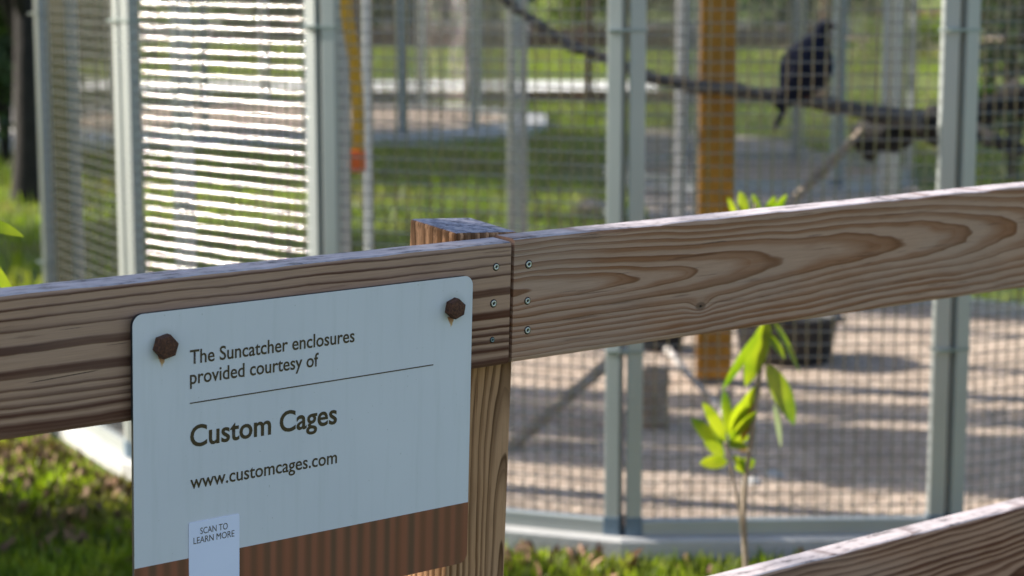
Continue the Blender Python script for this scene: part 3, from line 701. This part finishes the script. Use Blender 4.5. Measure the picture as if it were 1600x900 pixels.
post4(0, 1); post4(-2.43, 2); post4(2.44, 3)
# screws
M_SCR = simple("zinc_screw", (.62, .60, .54), .35, .6, .1); M_HOLE = simple("dark_recess", (.012, .01, .009), .9)
def screw(u, w, r=.0036, dull=False):
    o = lathe('screw', [(r, -.0002), (r, .0006), (r * .86, .0011), (r * .5, .0008), (r * .46, -.0015)], M_CLAMP if dull else M_SCR, fence, 16)
    o.rotation_euler = (R(90), 0, 0); o.location = (u, -.0003, w)
    h = lathe('recess', [(r * .48, 0), (r * .3, .0002)], M_HOLE, o, 8); h.location = (0, 0, .0004)
    d = lathe('recess', [(r * 1.35, -.0001), (r * 1.3, .0001)], M_HOLE, o, 16); d.location = (0, 0, -.0003 + .00025)
screw(-.0244, .0423, .0034); screw(-.0268, .0008, .0036); screw(-.0274, -.041, .0026, True)
screw(.0229, .0409, .0038); screw(.0225, -.0013, .0034); screw(.0237, -.0356, .0036)

# ------------------------------------------------------------------ the sign
SY = -.0105                                          # front face of the plate, in fence space
sign = empty("sign", FO, 'white rounded sign reading Custom Cages bolted to the fence rail', 'sign'); sign.matrix_world = FM
def rrect(x0, x1, z0, z1, r, n=8):
    P = []
    for cx, cz, a0 in ((x1 - r, z1 - r, 0), (x0 + r, z1 - r, 90), (x0 + r, z0 + r, 180), (x1 - r, z0 + r, 270)):
        for k in range(n + 1): a = R(a0 + 90 * k / n); P.append((cx + r * cos(a), cz + r * sin(a)))
    return P
def plate(name, P, y0, y1, mat, parent, edge=None):
    n = len(P); V = [(x, y0, z) for x, z in P] + [(x, y1, z) for x, z in P]
    bm = bmesh.new(); vs = [bm.verts.new(v) for v in V]; bm.faces.new(vs[:n]); bm.faces.new(vs[n:][::-1])
    for i in range(n): bm.faces.new([vs[i], vs[(i + 1) % n], vs[n + (i + 1) % n], vs[n + i]])
    o = bobj(name, bm, mat, parent)
    if edge:
        o.data.materials.append(edge)
        for f in o.data.polygons:
            if abs(f.normal.y) < .5 or f.normal.y > .5: f.material_index = 1
    return o
BOLTS = ((-.4535, .0036), (-.0922, .0044))
def sign_mat():
    a = Mat("sign_white_print"); x, y, z = a.xyz(); v = a.vec(x, y, z)
    col = a.mix(a.g(a.noise(v, 5, 4), [(.3, 0), (.7, 1)]), (.68, .645, .68), (.73, .69, .72))
    ws = a.noise(a.vec(a.mul(x, 70), 0, a.mul(z, 5)), 1.0, 4, .6); col = a.mix(a.g(ws, [(.5, 0), (.75, .22)]), col, (.50, .49, .47))
    sp = a.noise(v, 260, 2, .5); col = a.mix(a.g(sp, [(.74, 0), (.78, .45)]), col, (.33, .30, .26))
    for bu, bz in BOLTS:
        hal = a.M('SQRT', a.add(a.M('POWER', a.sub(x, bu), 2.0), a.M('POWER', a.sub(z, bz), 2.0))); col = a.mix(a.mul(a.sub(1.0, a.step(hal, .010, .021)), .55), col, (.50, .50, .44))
        dx = a.add(a.sub(x, bu), .002); dz = a.sub(bz - .0165, z)      # streak running down from the head
        wdt = a.sub(.0026, a.mul(dz, .36)); inside = a.mul(a.step(a.sub(wdt, a.M('ABSOLUTE', a.add(dx, a.mul(a.cn(v, 260, 4), .0045)))), -.0004, .0012), a.mul(a.step(dz, -.008, -.006), a.sub(1.0, a.step(dz, .001, .0075))))
        col = a.mix(a.mul(inside, .9), col, a.mix(a.step(dz, -.005, .004), (.30, .09, .02), (.62, .33, .10)))
    a.set(col, .42, 0, .4); return a.m
M_SIGN = sign_mat(); M_SEDGE = simple("sign_dark_edge", (.012, .013, .018), .6); M_INK = simple("brown_black_ink", (.062, .034, .010), .5, 0, .1)
def brown_mat():
    a = Mat("printed_brown_band"); x, y, z = a.xyz()
    n = a.M('PINGPONG', a.add(x, a.mul(a.cn(a.vec(a.mul(x, 30), 0, 0), 1, 2), .012)), .0085); nb = a.g(a.mul(n, 117.0), [(.2, 0), (.8, 1)])
    col = a.mix(nb, (.31, .105, .058), (.16, .073, .042)); col = a.mix(a.g(a.noise(a.vec(a.mul(x, 60), 0, a.mul(z, 3)), 1, 3), [(.4, 0), (.7, .6)]), col, (.26, .08, .038))
    a.set(col, .42, 0, .4); return a.m
plate('plate', rrect(-.4880, -.0650, -.2925, .0383, .0115), SY, SY + .0042, M_SIGN, sign, M_SEDGE)
PB = [p for p in rrect(-.4880, -.0650, -.2925, -.1, .0115) if p[1] < -.25]; PB = [(-.4880, -.2220)] + PB + [(-.0650, -.2220)]
plate('printed_band', PB, SY - .0003, SY - .00005, brown_mat(), sign)
def text(body, x, z, width, height, name='lettering', off=.0, y=SY - .0003, wt=0.0):
    cu = bpy.data.curves.new("txt", 'FONT'); cu.body = body; cu.size = 1; cu.offset = wt; cu.resolution_u = 4; cu.extrude = 0
    o = bpy.data.objects.new("txt", cu); S.collection.objects.link(o); bpy.context.view_layer.update()
    dg = bpy.context.evaluated_depsgraph_get(); m = bpy.data.meshes.new_from_object(o.evaluated_get(dg)); bpy.data.objects.remove(o)
    V = np.array([v.co[:] for v in m.vertices]); x0, x1 = V[:, 0].min(), V[:, 0].max()
    sx = width / (x1 - x0); capH = .729                 # height of the capitals of the built-in font at size 1
    sz = height / capH
    for v in m.vertices: v.co = Vector((x + (v.co.x - x0) * sx, y, z + v.co.y * sz))
    m.materials.append(M_INK); m.name = name; q = link(bpy.data.objects.new(name, m), sign); return q
text('The Suncatcher enclosures', -.4236, -.0187, .2005, .0150, wt=.012)
text('provided courtesy of', -.4236, -.0395, .1550, .0150, wt=.012)
plate('rule_line', [(-.4236, -.0599), (-.1178, -.0573), (-.1178, -.0561), (-.4236, -.0587)], SY - .0004, SY - .0001, M_INK, sign)
text('Custom Cages', -.4236, -.1050, .1790, .0232, wt=.018)
text('www.customcages.com', -.4236, -.1490, .1795, .0150, wt=.010)
M_STK = simple("sticker_white", (.82, .80, .98), .4, 0, .03)
plate('sticker', rrect(-.4258, -.3658, -.2885, -.1845, .002, 3), SY - .0009, SY - .00035, M_STK, sign)
text('SCAN TO', -.4125, -.1985, .0325, .0072, y=SY - .0011, wt=0)
text('LEARN MORE', -.4205, -.2078, .0485, .0072, y=SY - .0011, wt=0)
def rust_mat():
    a = Mat("rusted_steel"); x, y, z = a.xyz('Object'); v = a.vec(x, y, z); n = a.noise(v, 420, 5, .7)
    a.set(a.ramp(n, [(.3, (.035, .014, .010)), (.5, (.095, .036, .020)), (.72, (.19, .075, .035))]), .85, .15); a.bump(n, .8, .0008); return a.m
M_RUST = rust_mat()
for i, (bu, bz) in enumerate(BOLTS):
    seg = 6; V = []; r = .0128 if i == 0 else .0117
    a0 = R(12 if i == 0 else 20)
    rings = [(r, 0), (r, .0078), (r * .93, .0098), (r * .45, .0106)]
    for rr, h in rings:
        for k in range(seg): V.append((bu + rr * cos(a0 + k * pi / 3), SY - .0001 - h, bz + rr * sin(a0 + k * pi / 3)))
    bm = bmesh.new(); vs = [bm.verts.new(v) for v in V]
    for j in range(3):
        for k in range(seg): bm.faces.new([vs[j * seg + k], vs[j * seg + (k + 1) % seg], vs[(j + 1) * seg + (k + 1) % seg], vs[(j + 1) * seg + k]])
    bm.faces.new(vs[3 * seg:]); b_ = bobj('bolt', bm, M_RUST, sign); b_['label'] = 'rusty hex bolt head with a rust streak below'
